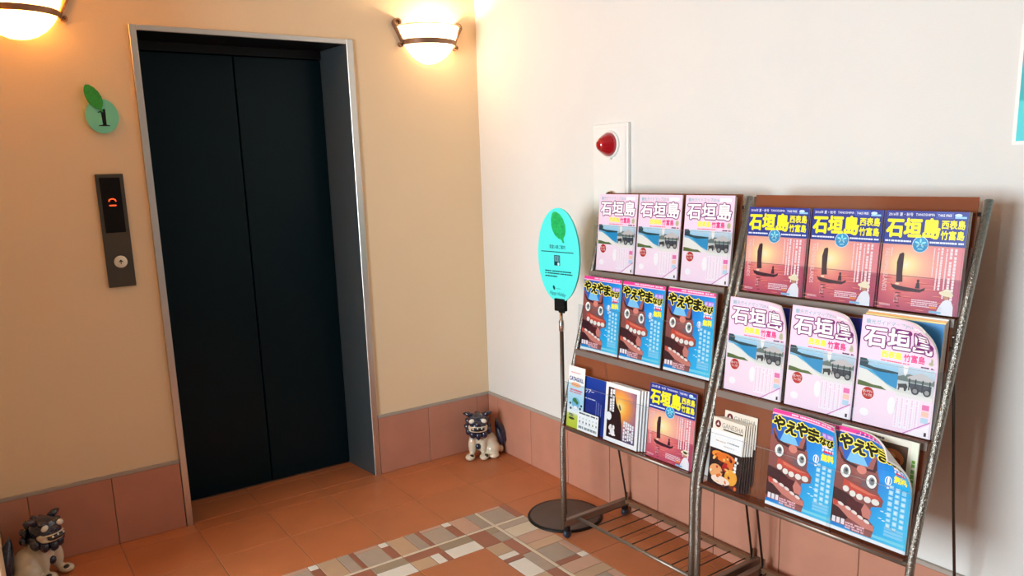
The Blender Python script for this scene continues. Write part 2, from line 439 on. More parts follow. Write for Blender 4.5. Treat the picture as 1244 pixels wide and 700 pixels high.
box('soffit', IX0+.0205, IX1-.0265, .0, .262, 2.098, 2.112, 'black', el)
box('transom', IX0+.021, IX1-.027, .238, .262, 2.060, 2.0975, 'black', el)
for a, b in ((IX0+.021, -.0022), (.0022, IX1-.027)):
    box('door_panel', a, b, DY, DY+.035, .006, 2.057, 'lift_door', el, bevel=.003)
box('threshold_sill', IX0+.021, IX1-.027, .255, .30, -.03, .004, 'steel_dark', el)
box('shaft_back', IX0+.0, IX1, .30, .32, 0, 2.1, 'black', el)

# call panel
cp = empty('call_panel', (-1.7585, -.0005, 1.3165), 0, 'slim dark grey lift call panel with red floor display and round button', 'call panel')
box('face_plate', -.0505, .0505, -.012, 0, -.226, .226, 'panel_grey', cp, bevel=.002)
box('display_window', -.0375, .0365, -.0135, -.011, -.006, .212, 'display', cp, bevel=.001)
pts = [(-.013+.0008, -.0148, .118), (-.011, -.0148, .124), (-.004, -.0148, .128), (.004, -.0148, .128), (.011, -.0148, .124), (.013, -.0148, .118)]
tube('led_segment', pts, .0022, 'led', cp, 6)
box('led_segment', -.0125, .0125, -.0155, -.0130, .100, .1045, 'led', cp)
bt = lathe('call_button', [(0, -.0165), (.0215, -.0165), (.0245, -.015), (.025, -.011), (.025, -.0105)], 'button', cp, 28, Matrix.Translation((.003, 0, -.124)) @ Matrix(((1, 0, 0, 0), (0, 0, 1, 0), (0, -1, 0, 0), (0, 0, 0, 1))))
ar = Art(20, 20); ar.poly([(-1, -6), (1, -6), (1, 1), (5, -1.5), (5, 1), (0, 6), (-5, 1), (-5, -1.5), (-1, 1)], (30, 30, 30), 0)
o = link('arrow', ar.mesh('arrow'), 'print', bt); o.location = (.003, -.0167, -.124); o.scale = (1.5, 1, 1.5)

# floor number plaque
pl = empty('floor_number_plaque', (-1.7555, -.0005, 1.765), 0, 'mint green oval plaque with number 1 and a leaf, above the call panel', 'sign')
def oval_plate(name, rx, rz, y0, y1, m, par, cx=0, cz=0, rot=0., pts=None, n=40):
    if pts is None: pts = [(rx*math.cos(2*PI*k/n), rz*math.sin(2*PI*k/n)) for k in range(n)]
    pts = [(cx+x*math.cos(rot)-z*math.sin(rot), cz+x*math.sin(rot)+z*math.cos(rot)) for x, z in pts]
    n = len(pts); bm = bmesh.new(); a = [bm.verts.new((x, y0, z)) for x, z in pts]; b = [bm.verts.new((x, y1, z)) for x, z in pts]
    f = bm.faces.new(a); bm.faces.new(b[::-1])
    for i in range(n): bm.faces.new((a[i], a[(i+1) % n], b[(i+1) % n], b[i]))
    return from_bm(name, bm, m, par)
oval_plate('plate', .058, .066, -.018, -.001, 'mint', pl)
LEAF = [(0, .062), (.012, .056), (.024, .040), (.031, .018), (.031, -.006), (.025, -.026), (.014, -.040), (.004, -.046), (.002, -.062), (-.004, -.060), (-.005, -.046), (-.016, -.038), (-.026, -.022), (-.031, .0), (-.029, .022), (-.020, .044), (-.010, .057)]
oval_plate('leaf', 0, 0, -.023, -.0182, 'leaf_green', pl, -.022, .066, .45, [(x*.85, z*.92) for x, z in LEAF])
ar = Art(1, 1); ar.poly([(-17, -38), (23, -38), (22.5, -34.5), (11, -33), (12, 27), (6, 27), (0, 21), (-15, 16), (-15, 12.5), (-4, 14), (-2, -33), (-16.5, -34.5)], (14, 20, 18), 0)
o = link('numeral', ar.mesh('numeral'), 'print', pl); o.location = (0, -.0181, 0)

# ================================================================== wall lamps
def scroll(cx, cz, r0, r1, a0, a1, n=14): return [(cx+(r0+(r1-r0)*k/n)*math.cos(a0+(a1-a0)*k/n), cz+(r0+(r1-r0)*k/n)*math.sin(a0+(a1-a0)*k/n)) for k in range(n+1)]
def sconce(x, z, label, power, color, bulb_dx):
    s = empty('wall_sconce', (x, -.0005, z), 0, label, 'wall lamp', 'alabaster wall lamps beside the lift')
    prof = [(.0, .0), (.03, .003), (.06, .015), (.088, .034), (.110, .056), (.126, .078), (.136, .100), (.148, .135), (.160, .170)]
    lathe('glass_bowl', prof, 'alabaster', s, 40, Matrix.Scale(.93, 4, (0, 1, 0)), PI, 2*PI)
    rim = [(.1605*math.cos(a), .1605*.93*math.sin(a), .170) for a in [PI+PI*k/30 for k in range(31)]]
    tube('bowl_rim', rim, .003, 'alabaster', s, 6)
    n = 30; pts = []; nr = []
    for k in range(n+1):
        a = PI+PI*k/n; pts.append((.140*math.cos(a), .140*.93*math.sin(a)-.002, .094)); nr.append((0, 0, 1))
    strip_path('iron_band', pts, nr, .024, .005, 'bronze', s)
    for sg in (-1, 1):
        p2 = [(.140, .084), (.143, .098), (.155, .122), (.170, .150), (.183, .172)]+scroll(.162, .181, .024, .009, -.25, 3.9)
        strip_path('iron_arm', [(sg*a, -.012, b) for a, b in p2], [(0, 1, 0)]*len(p2), .022, .008, 'bronze', s)
        p3 = [(.136, .096), (.143, .086)]+scroll(.152, .085, .011, .005, -2.4, 2.4, 9)
        strip_path('iron_curl', [(sg*a, -.012, b) for a, b in p3], [(0, 1, 0)]*len(p3), .020, .007, 'bronze', s)
    box('back_plate', -.05, .05, -.006, 0, .02, .15, 'bronze', s, bevel=.002)
    tube('lamp_holder', [(bulb_dx*.5, -.004, .07), (bulb_dx*.8, -.03, .07), (bulb_dx, -.045, .08)], .010, 'white_plastic', s, 10)
    l = bpy.data.lights.new('sconce_bulb', 'POINT'); l.energy = power; l.color = color; l.shadow_soft_size = .025
    lo = bpy.data.objects.new('sconce_bulb', l); COL.objects.link(lo); lo.parent = s; lo.location = (bulb_dx, -.062, .115)
    return s
sconce(-.282, 2.030, 'wall lamp with alabaster bowl on an iron band, between lift and room corner', 10, (1, .74, .46), .045)
sconce(-1.995, 2.036, 'wall lamp with glowing alabaster bowl above the floor number plaque', 54, (1, .45, .08), .0)

# ================================================================== fire alarm plate
fa = empty('fire_alarm', (-.0005, -1.027, 1.4825), -PI/2, 'white fire alarm plate with red lamp dome on the wall above the left rack', 'fire alarm')
# local x runs along the wall to the viewer's right, local -y out of the wall
box('plate', -.1075, .1075, -.016, 0, -.2025, .2025, 'white_plastic', fa, bevel=.004, seg=2)
box('inner_panel', -.094, .094, -.0185, -.0155, -.186, .186, 'white_plastic', fa, bevel=.0015)
OUT = Matrix(((1, 0, 0, 0), (0, 0, -1, 0), (0, 1, 0, 0), (0, 0, 0, 1)))
lathe('lamp_base', [(0, .018), (.056, .018), (.056, .026), (.050, .029), (.0, .029)], 'white_plastic', fa, 32, Matrix.Translation((.005, 0, .118)) @ OUT)
lathe('lamp_dome', [(.049, .027), (.049, .034), (.045, .044), (.034, .062), (.026, .074), (.020, .081), (.011, .086), (0, .0875)], 'red_lens', fa, 32, Matrix.Translation((.005, 0, .118)) @ OUT)
box('lamp_clip', -.010, .016, -.030, -.018, .056, .068, 'white_plastic', fa, bevel=.002)
lathe('push_button_ring', [(0, .019), (.042, .019), (.042, .026), (.034, .030), (.032, .024), (0, .024)], 'chrome', fa, 28, Matrix.Translation((.012, 0, -.112)) @ OUT)
lathe('push_button', [(.031, .020), (.031, .0255), (.0, .0265)], 'red_lens', fa, 24, Matrix.Translation((.012, 0, -.112)) @ OUT)

# ================================================================== sea poster on the right wall
ps = empty('sea_poster', (-.0005, -2.552, 1.535), -PI/2, 'turquoise sea poster with white border, high on the wall at the right edge', 'poster')
box('poster_sheet', 0, .42, -.003, 0, 0, .297, 'white_plastic', ps)
ar = Art(420, 297)
ar.grid(9, 9, 411, 288, lambda x, y: ramp(y/297, [(0, (64, 205, 215)), (.36, (58, 205, 212)), (.38, (0, 172, 176)), (.62, (0, 178, 190)), (.8, (30, 190, 200)), (1, (120, 215, 225))]), 0, 6, 60)
for k in range(14): ar.oval(60+k*24, 150+18*math.sin(k*1.9)+k*3, 16+6*math.sin(k), 3.2, (24, 160, 176), 1)
ar.poly([(40, 92), (190, 96), (300, 104), (411, 96), (411, 76), (240, 82), (110, 78)], (70, 220, 226), 1)
ar.oval(27, 118, 4, 12, (225, 250, 250), 1)
o = link('poster_print', ar.mesh('poster_print'), 'print', ps); o.location = (0, -.003, 0)

# ================================================================== oval sign on a stand
sn_a = math.radians(-7)
st = empty('oval_sign_stand', (-.2515, -.978, 0), -PI/2-sn_a, 'turquoise oval sign on a thin pole with round floor base, beside the left rack', 'sign stand')
# local x to the viewer's right, local -y towards the room
lathe('floor_base', [(0, .014), (.02, .0135), (.148, .0095), (.158, .008), (.162, .004), (.162, .0), (0, 0)], 'dark_disc', st, 48)
lathe('base_rim', [(.155, .0094), (.162, .0085), (.165, .004), (.165, .0), (.160, 0)], 'black', st, 48)
tube('pole', [(0, 0, .012), (0, 0, .50), (0, 0, .875)], .0085, 'rod', st, 14)
lathe('pole_collar', [(.0086, .835), (.0115, .837), (.0115, .880), (.0075, .884), (.0075, .930), (0, .930)], 'chrome', st, 18)
box('clip', -.030, .026, -.013, .013, .922, .975, 'black', st, bevel=.003)
box('clip_lug', .0, .034, -.018, -.010, .918, .945, 'black', st, bevel=.002)
mat('sign_face', (.10, .93, .90), .25, coat=.4)
sgn = oval_plate('sign_plate', .120, .196, -.004, .004, 'sign_face', st, -.008, 1.155, 0., None, 64)
mat('sign_leaf', (.01, .48, .12), .4, noise=.55, nscale=90)
oval_plate('sign_leaf', 0, 0, -.0055, -.0041, 'sign_leaf', sgn, -.002, 1.272, .42, [(x*1.22, z*1.12) for x, z in LEAF])
ink = (10, 70, 80)
def sign_print(name, fn):
    ar = Art(1, 1); fn(ar); o = link(name, ar.mesh(name), 'print', sgn); o.location = (0, -.004, 0)
sign_print('sign_title', lambda ar: ar.text('客室入館ご案内', -58, 1183, 33, 1199, ink, 0, bold=.01))
sign_print('sign_rule', lambda ar: ar.poly([(-108, 1168), (80, 1168), (80, 1171.5), (-108, 1171.5)], ink, 0))
def icon(ar):
    ar.poly([(-32, 1113), (2, 1113), (2, 1156), (-32, 1156)], ink, 0)
    ar.poly([(-28, 1131), (-2, 1131), (-2, 1152), (-28, 1152)], (120, 190, 205), 1)
    for k in range(3): ar.grid(-25+k*8, 1133, -21+k*8, 1150, ink, 2)
    ar.oval(-7, 1120, 6, 7, (190, 240, 240), 1)
sign_print('sign_icon', icon)
sign_print('sign_notice', lambda ar: (ar.dashes(-86, 1074, 72, 1094, ink, 0, 2, .5, seed=4), ar.dashes(-86, 1062, -15, 1072, ink, 0, 1, .5, seed=5)))
sign_print('sign_mark', lambda ar: (ar.oval(-36, 1019, 6, 10, ink, 0, 12, .4), ar.dashes(-24, 1014, 2, 1018, (40, 150, 160), 0, 1, .5, seed=6)))
sign_print('sign_script', lambda ar: ar.text('Happy Holiday', -62, 985, 32, 1006, ink, 0, shear=.35, rot=-.06))

# ================================================================== cover pictures
PINK_BG = (248, 206, 232)
def art_pink():
    a = Art(210, 297)
    a.grid(0, 0, 210, 297, lambda x, y: ramp(y/297, [(0, (253, 226, 244)), (.35, (254, 232, 246)), (.6, (252, 212, 236)), (1, (252, 216, 238))]), 0, 14, 20)
    a.text('観光ガイドマップ2016', 12, 275, 146, 288, (120, 190, 205), 2, bold=.01)
    a.grid(150, 276, 196, 287, (255, 255, 255), 1, 4, 2)
    a.text('西表島', 62, 191, 116, 209, (250, 235, 40), 2, bold=.03, outline=(255, 250, 190), ow=.07)
    a.text('竹富島', 122, 189, 176, 209, (225, 20, 130), 2, bold=.03, outline=(255, 230, 245), ow=.07)
    a.oval(193, 198, 9, 11, (205, 200, 175), 1); a.oval(193, 198, 6, 8, (175, 178, 150), 2)
    a.dashes(62, 181, 140, 185, (225, 90, 120), 2, 1, .3, seed=3); a.dashes(168, 179, 202, 184, (70, 60, 80), 2, 1, .2, seed=9)
    # beach
    a.grid(5, 104, 112, 180, lambda x, y: ramp((y-104)/76, [(0, (235, 235, 225)), (.45, (120, 200, 225)), (.6, (60, 165, 215)), (.66, (150, 205, 235)), (1, (190, 225, 245))]), 1, 8, 16)
    a.poly([(5, 180), (22, 180), (30, 172), (28, 164), (44, 160), (112, 157), (112, 152), (60, 150), (20, 156), (5, 158)], (48, 78, 88), 2)
    a.poly([(40, 152), (112, 151), (112, 112), (84, 122), (58, 138)], (45, 150, 205), 2)
    a.poly([(5, 152), (26, 150), (60, 134), (112, 104), (112, 104), (60, 104), (5, 118)], (242, 242, 236), 3)
    a.poly([(5, 118), (26, 116), (48, 112), (70, 112), (86, 104), (5, 104)], (92, 112, 62), 4)
    # ox cart and hut
    a.grid(112, 98, 206, 178, lambda x, y: ramp((y-98)/80, [(0, (232, 232, 226)), (.45, (205, 210, 205)), (.6, (180, 200, 212)), (1, (200, 225, 240))]), 1, 6, 10)
    a.poly([(112, 148), (140, 158), (206, 152), (206, 138), (112, 138)], (110, 125, 120), 2)
    a.poly([(136, 150), (172, 166), (204, 152), (200, 146), (140, 145)], (205, 200, 200), 3)
    for x in (142, 158, 176, 194): a.grid(x, 116, x+3, 148, (50, 52, 58), 4)
    a.poly([(140, 136), (200, 136), (200, 118), (150, 116)], (70, 75, 84), 3)
    a.oval(160, 117, 10, 10, (55, 55, 62), 4); a.oval(160, 117, 6, 6, (150, 150, 150), 5); a.oval(190, 118, 10, 10, (55, 55, 62), 4); a.oval(190, 118, 6, 6, (160, 160, 158), 5)
    a.poly([(114, 128), (136, 132), (140, 124), (136, 112), (132, 112), (130, 120), (120, 119), (118, 112), (115, 112), (116, 120)], (62, 62, 66), 4)
    a.grid(112, 96, 206, 106, (240, 238, 234), 3)
    a.poly([(124, 178), (138, 178), (136, 160), (131, 150), (126, 160)], (248, 248, 246), 4)
    # badge and panels
    a.oval(36, 86, 18.5, 18.5, (255, 255, 255), 1); a.oval(36, 86, 17, 17, (196, 44, 44), 2, 26)
    a.text('使いやすい', 22, 87, 50, 95, (255, 240, 235), 3, bold=.02); a.text('マップ付', 24, 77, 48, 85, (255, 240, 235), 3, bold=.02)
    a.oval(31, 33, 13, 11, (255, 250, 255), 1)
    for k in range(5):
        a.grid(112+k*13, 12, 123+k*13, 94, (255, 246, 253), 1, 1, 4); a.dashes(114+k*13, 16, 120+k*13, 92, (246, 214, 236), 2, 1, .3, True, seed=k)
    for k, c in enumerate(((240, 120, 180), (250, 205, 185), (190, 220, 240))): a.grid(182, 72-k*17, 200, 86-k*17, c, 1)
    a.oval(103, 66, 11, 24, (255, 252, 255), 1); 
    a.poly([(138, 0), (142, 0), (206, 42), (206, 45)], (206, 110, 190), 3); a.poly([(146, 0), (206, 38), (206, 0)], (255, 246, 252), 2); a.grid(194, 5, 200, 15, (60, 50, 60), 4)
    t = Art(210, 297)
    t.text('石垣島', 12, 216, 199, 270, (255, 255, 255), 4, bold=.03, outline=(120, 45, 118), ow=.085)
    return a, t
def art_red():
    a = Art(210, 264)
    sun = (66, 122)
    def sky(x, y):
        d = math.hypot((x-sun[0])*.75, (y-sun[1]))
        c = ramp(d, [(0, (255, 250, 215)), (16, (255, 234, 165)), (36, (254, 194, 160)), (70, (246, 154, 150)), (140, (222, 122, 142))])
        if y < 92: c = mixc(ramp(math.hypot((x-sun[0])*.8, (y-92)), [(0, (250, 172, 142)), (36, (232, 118, 118)), (90, (188, 76, 102)), (160, (158, 58, 96))]), c, .05)
        return c
    a.grid(0, 0, 210, 176, sky, 0, 22, 26)
    a.grid(0, 91, 210, 92.6, (150, 80, 90), 1)
    for k in range(26):
        x = (k*53) % 190+5; y = 4+(k*37) % 82; a.oval(x, y, 12+k % 5*3, .8, (200, 70, 80) if k % 2 else (245, 150, 120), 1)
    a.grid(0, 175, 210, 264, lambda x, y: ramp((y-175)/89, [(0, (30, 58, 150)), (.5, (28, 48, 140)), (1, (38, 52, 150))]), 1, 8, 6)
    a.text('2016年 夏・秋号', 7, 250, 72, 259, (235, 238, 255), 2, bold=.01)
    a.text('TANOSHIMA', 79, 251.5, 128, 258, (235, 238, 255), 2, bold=.01)
    a.grid(132, 247, 174, 261, (90, 120, 215), 2); a.grid(133, 248, 173, 260, (40, 60, 160), 2.6); a.text('TAKE FREE', 136, 251, 170, 257, (240, 244, 255), 3.4, bold=.02)
    a.oval(186, 255, 9, 4, (205, 232, 255), 2, 14); a.grid(178, 247, 206, 252, (150, 205, 245), 2)
    a.dashes(4, 181, 74, 187, (225, 232, 255), 2, 1, .25, seed=2); a.dashes(122, 181, 206, 187, (225, 232, 255), 2, 1, .25, seed=8)
    a.oval(99, 177, 21, 21, (220, 240, 250), 2, 30); a.oval(99, 177, 19.5, 19.5, (42, 150, 205), 2.6, 30)
    for k in range(5): a.oval(99+9*math.cos(k*1.256+.3), 180+7*math.sin(k*1.256+.3), 6, 2.4, (150, 225, 240), 3.4, 10, k*1.256+.3)
    a.grid(93, 164, 106, 167, (150, 220, 240), 3.4)
    # boat
    dk = (66, 34, 48)
    a.poly([(46, 74), (43, 128), (48, 150), (57, 154), (60, 150), (60, 100), (63, 76)], dk, 3)
    a.poly([(32, 72), (36, 67), (70, 63), (112, 60), (124, 66), (122, 58), (110, 52), (70, 52), (46, 54), (36, 60)], dk, 3)
    a.poly([(98, 62), (100, 76), (104, 80), (108, 76), (110, 62)], dk, 3); a.oval(104, 82, 3.4, 4, dk, 3)
    for k in range(5): a.oval(54+3*math.sin(k*2), 46-k*9, 9-k, 1.4, (96, 40, 60), 2)
    a.oval(50, 70, 6, 3, (250, 225, 190), 4, 10)
    # lettering
    a.text('YAEYAMA ISLANDS', 9, 164, 125, 176, (248, 214, 214), 3, bold=.005, rot=-PI/2)
    a.dashes(24, 140, 28, 166, (250, 225, 225), 3, 1, .2, True, seed=21)
    for x0, x1, y0, y1, sd in ((136, 139, 96, 170, 1), (146, 150, 60, 172, 2), (154, 160, 60, 172, 3), (167, 171, 40, 170, 4), (176, 183, 56, 172, 5), (187, 194, 38, 172, 6)):
        a.dashes(x0, y0, x1, y1, (255, 232, 236), 3, 1, .1, True, seed=sd)
    a.dashes(92, 14, 160, 34, (250, 215, 225), 3, 4, .45, seed=12); a.grid(140, 14, 158, 19, (245, 140, 70), 4); a.dashes(6, 8, 36, 14, (250, 205, 215), 3, 2, .5, seed=13)
    a.text('してん', 45, 20, 56, 44, (255, 228, 228), 3)
    # person in a white shirt and straw hat
    a.poly([(160, 0), (164, 22), (172, 36), (182, 42), (192, 38), (198, 24), (199, 0)], (238, 238, 246), 3)
    a.oval(179, 50, 8, 10, (196, 140, 110), 4); a.oval(178, 55, 18, 6, (246, 232, 196), 5, 18, -.12); a.oval(180, 60, 10, 8, (246, 236, 206), 5)
    a.poly([(164, 22), (158, 6), (164, 4), (172, 20)], (225, 226, 240), 4); a.grid(140, 2, 170, 8, (140, 190, 225), 5)
    t = Art(210, 264)
    t.text('石垣島', 6, 195, 144, 244, (252, 240, 40), 4, bold=.05)
    t.text('西表島', 148, 220, 205, 242, (252, 240, 40), 4, bold=.035); t.text('竹富島', 148, 193, 205, 215, (252, 240, 40), 4, bold=.035)
    return a, t
def art_blue():
    a = Art(210, 292)
    a.grid(0, 0, 210, 292, lambda x, y: ramp(.55*(1-x/210)+.45*y/292, [(0, (80, 208, 245)), (.3, (36, 176, 238)), (.6, (28, 122, 215)), (1, (32, 78, 175))]), 0, 14, 20)
    a.grid(0, 281, 210, 292, (232, 60, 150), 1, 14, 1); a.grid(0, 277, 210, 281, (250, 190, 220), 1, 14, 1); a.dashes(60, 283, 200, 290, (255, 215, 235), 2, 1, .3, seed=3)
    a.grid(164, 246, 204, 262, (150, 120, 215), 1, 2, 2); a.dashes(166, 248, 202, 260, (205, 180, 240), 2, 1, .2, seed=4)
    # carved lion-dragon head
    br, dk, rd, lt = (142, 82, 78), (66, 34, 40), (206, 80, 66), (208, 130, 118)
    a.poly([(40, 232), (74, 226), (90, 200), (86, 178), (40, 184), (28, 200)], (120, 190, 235), 1)
    a.poly([(0, 20), (0, 214), (14, 206), (36, 200), (96, 200), (118, 194), (124, 172), (122, 140), (140, 122), (138, 104), (110, 96), (104, 60), (124, 44), (120, 20)], br, 1.5)
    a.poly([(2, 232), (10, 236), (24, 204), (34, 196), (4, 204)], (150, 84, 76), 2.2); a.poly([(2, 232), (24, 204), (14, 203)], dk, 2.4)
    a.poly([(104, 236), (112, 232), (116, 196), (86, 188), (94, 212)], (156, 92, 88), 2.2); a.poly([(112, 232), (116, 196), (104, 194)], dk, 2.4)
    a.poly([(14, 206), (60, 196), (112, 196), (112, 190), (60, 188), (22, 196)], dk, 3)
    a.poly([(0, 120), (0, 30), (30, 22), (62, 60), (66, 100), (42, 112)], dk, 3)
    a.poly([(40, 100), (92, 96), (108, 88), (104, 52), (70, 60), (44, 80)], (84, 34, 40), 3.4)
    a.poly([(92, 100), (112, 84), (110, 60), (90, 62), (84, 80)], lt, 3.6)
    a.oval(74, 188, 14, 12, lt, 3.2, 14); a.poly([(58, 178), (92, 178), (100, 150), (52, 152)], (150, 92, 88), 3)
    a.poly([(76, 160), (108, 158), (118, 140), (78, 144)], (120, 96, 104), 3.3)
    for ex, ey in ((30, 172), (104, 164)):
        a.oval(ex, ey, 16, 20, dk, 3.8, 18); a.oval(ex, ey, 14.5, 18.5, (244, 244, 240), 4.2, 18); a.oval(ex+1, ey+1, 8, 11, (128, 138, 140), 4.6, 16); a.oval(ex+2, ey+3, 4, 5, (60, 66, 70), 5, 12)
    a.poly([(28, 150), (60, 144), (100, 134), (132, 130), (134, 120), (112, 116), (60, 120), (26, 130)], rd, 4)
    a.poly([(44, 144), (100, 132), (126, 130), (100, 126), (50, 134)], (226, 120, 96), 4.4)
    for k, (tx, ty, tr) in enumerate(((36, 124, 9), (56, 116, 9), (76, 113, 9.5), (98, 112, 10), (120, 112, 11))): a.oval(tx, ty, tr, 8.5, (240, 236, 228), 4.8, 14)
    a.poly([(2, 84), (24, 82), (60, 66), (98, 52), (122, 46), (124, 32), (96, 32), (50, 46), (20, 66), (4, 70)], lt, 4.2)
    a.poly([(2, 86), (16, 84), (18, 72), (6, 68)], rd, 4.6)
    for tx, ty in ((26, 78), (48, 72), (66, 66), (84, 58), (102, 52)): a.oval(tx, ty, 9, 4.5, (240, 228, 220), 4.8, 12, -.3)
    a.poly([(60, 12), (118, 12), (120, 26), (90, 30), (62, 40)], (150, 92, 90), 4)
    a.dashes(44, 14, 98, 34, (238, 190, 200), 5.4, 3, .3, seed=7)
    for k in range(3): a.grid(5+k*13, 22, 15+k*13, 38, (245, 235, 240), 5, 1, 1)
    # balloon, price flash, text columns, fish
    a.oval(148, 180, 9, 12, (255, 255, 255), 3, 16); a.oval(148, 180, 7, 10, (40, 130, 215), 3.4, 16); a.oval(148, 180, 3, 10, (255, 255, 255), 3.8, 12); a.grid(145, 159, 151, 164, (255, 255, 255), 3)
    a.dashes(164, 206, 200, 226, (250, 225, 235), 2.6, 2, .25, seed=31); a.dashes(168, 203, 198, 211, (214, 40, 80), 3, 1, .2, seed=32)
    a.text('無料', 163, 180, 201, 200, (255, 240, 60), 3, bold=.05)
    for k in range(3):
        y = 170-k*3
        while y > 58:
            L = 9+((int(y)*7+k*5) % 5); a.grid(152+k*17, y-L, 164+k*17, y, (150, 218, 248), 2, 1, 1); a.dashes(154+k*17, y-L+2, 162+k*17, y-2, (205, 240, 255), 2.6, 1, .1, seed=int(y)); y -= L+4
    for k in range(3): a.grid(150, 50-k*9, 200, 57-k*9, (130, 208, 245), 2)
    for x, y in ((140, 94), (152, 92), (136, 74), (146, 70)): a.oval(x, y, 5, 1.6, (220, 245, 255), 2, 8)
    a.grid(120, 16, 206, 24, (120, 215, 240), 2); a.grid(0, 0, 210, 9, (240, 246, 250), 2, 14, 1); a.grid(0, 9, 210, 11, (120, 210, 240), 2, 14, 1)
    t = Art(210, 292)
    for ch, x, y, s, r in (('や', 6, 234, 36, .05), ('え', 45, 230, 34, -.06), ('や', 80, 231, 36, .04), ('ま', 118, 228, 34, -.04), ('な', 156, 226, 21, .0), ('び', 180, 223, 22, .0)):
        t.text(ch, x, y, x+s, y+s*1.05, (14, 12, 14), 6, bold=.055, outline=(250, 238, 90), ow=.125, rot=r)
    return a, t
def art_navy():
    a = Art(210, 280); a.grid(0, 0, 210, 280, (26, 34, 120), 0, 6, 8); a.grid(150, 200, 210, 280, (34, 44, 150), 1); a.grid(0, 0, 210, 30, (200, 205, 225), 1)
    t = Art(210, 280); t.dashes(20, 240, 150, 262, (120, 130, 200), 2, 1, .2, seed=5); return a, t
def art_plain(w, h, c, band=None):
    a = Art(w, h); a.grid(0, 0, w, h, c, 0, 6, 8)
    if band: a.grid(w*.86, 0, w, h, band, 1)
    t = Art(w, h); t.dashes(w*.1, h*.88, w*.7, h*.93, mixc(c, (60, 60, 70), .5), 2, 1, .3, seed=6); return a, t
def art_food():
    a = Art(210, 297); a.grid(0, 0, 210, 297, (226, 222, 208), 0, 8, 10)
    for k in range(3):
        for i in range(2):
            x0, y0 = 14+i*88, 206-k*90; a.grid(x0, y0, x0+82, y0+74, (84, 60, 44), 1, 2, 2)
            a.oval(x0+42, y0+36, 32, 24, (190, 112, 62), 2); a.oval(x0+36, y0+42, 16, 10, (226, 168, 110), 3); a.oval(x0+54, y0+30, 12, 9, (150, 60, 36), 3)
    a.grid(192, 0, 210, 297, (226, 232, 214), 1); a.dashes(195, 120, 206, 250, (110, 170, 70), 2, 1, .2, True, seed=4)
    t = Art(210, 297); t.dashes(20, 284, 120, 291, (90, 90, 90), 2, 1, .3, seed=6); return a, t
def art_sunset():      # small booklet: low sun over dark land, white border
    a = Art(176, 222); a.grid(0, 0, 176, 222, (244, 246, 248), 0, 4, 4)
    def sky(x, y):
        d = math.hypot(x-78, y-142); return ramp(d, [(0, (255, 250, 200)), (16, (255, 214, 110)), (44, (248, 160, 70)), (80, (176, 120, 130)), (130, (92, 76, 110))])
    a.grid(14, 16, 162, 206, sky, 1, 18, 20)
    a.poly([(14, 16), (14, 206), (42, 206), (60, 150), (84, 118), (92, 80), (96, 16)], (46, 26, 30), 2)
    for k in range(8): a.oval(76+k, 146-k*2, 4, 6, (255, 246, 190), 2.4, 12)
    for k in range(2): a.dashes(26+k*13, 116, 36+k*13, 200, (245, 246, 248), 3, 1, .0, True, seed=k+3)
    for k in range(5): a.dashes(102+k*11, 22, 112+k*11, 96-k*2, (238, 240, 244), 3, 1, .15, True, seed=k+6)
    a.oval(24, 96, 14, 16, (246, 248, 250), 3, 16); a.oval(46, 40, 12, 16, (240, 240, 240), 3, 12, .5); a.oval(34, 56, 7, 12, (240, 240, 240), 3, 12, -.5); a.oval(52, 58, 6, 9, (240, 240, 240), 3, 12, .2)
    t = Art(176, 222); t.dashes(30, 26, 70, 34, (246, 248, 250), 4, 1, .3, seed=9); return a, t
def art_flyer():       # narrow pale flyer with a globe
    a = Art(96, 246)
    a.grid(0, 0, 96, 246, lambda x, y: ramp(y/246, [(0, (186, 205, 60)), (.2, (200, 215, 90)), (.25, (240, 248, 250)), (.45, (170, 222, 245)), (.7, (205, 236, 250)), (.76, (250, 250, 250)), (1, (248, 244, 242))]), 0, 4, 24)
    a.oval(50, 102, 24, 22, (120, 190, 225), 2, 20); a.oval(44, 112, 13, 9, (70, 130, 70), 3, 12); a.oval(58, 104, 9, 7, (70, 130, 70), 3, 12); a.oval(50, 84, 12, 6, (250, 250, 255), 3, 12)
    for x, y in ((18, 96), (78, 84), (84, 96), (22, 76)): a.oval(x, y, 6, 5, (50, 60, 90), 3, 10)
    a.oval(46, 174, 30, 9, (245, 180, 130), 2, 18); a.dashes(14, 148, 84, 156, (225, 80, 110), 3, 1, .3, seed=2); a.dashes(10, 140, 80, 146, (235, 120, 140), 3, 1, .3, seed=3)
    a.dashes(14, 44, 40, 56, (90, 80, 120), 3, 2, .3, seed=4); a.oval(30, 36, 18, 5, (60, 70, 50), 3, 12); a.dashes(14, 218, 70, 224, (225, 140, 150), 2, 1, .4, seed=14)
    t = Art(96, 246); t.text('CATAGULL', 6, 188, 90, 204, (50, 70, 130), 4, bold=.03); return a, t
def art_tour():        # dark blue tour booklet with a white contact card
    a = Art(180, 216); a.grid(0, 0, 180, 216, lambda x, y: ramp(y/216, [(0, (34, 62, 150)), (.5, (30, 50, 138)), (1, (24, 62, 158))]), 0, 4, 8)
    for k in range(3): a.grid(128+k*13, 8, 130+k*13, 130-k*4, (150, 165, 215), 2)
    a.dashes(60, 128, 122, 134, (200, 210, 235), 2, 1, .3, seed=7)
    t = Art(180, 216); t.text('ツアー', 62, 152, 112, 168, (245, 248, 255), 3, bold=.02); return a, t
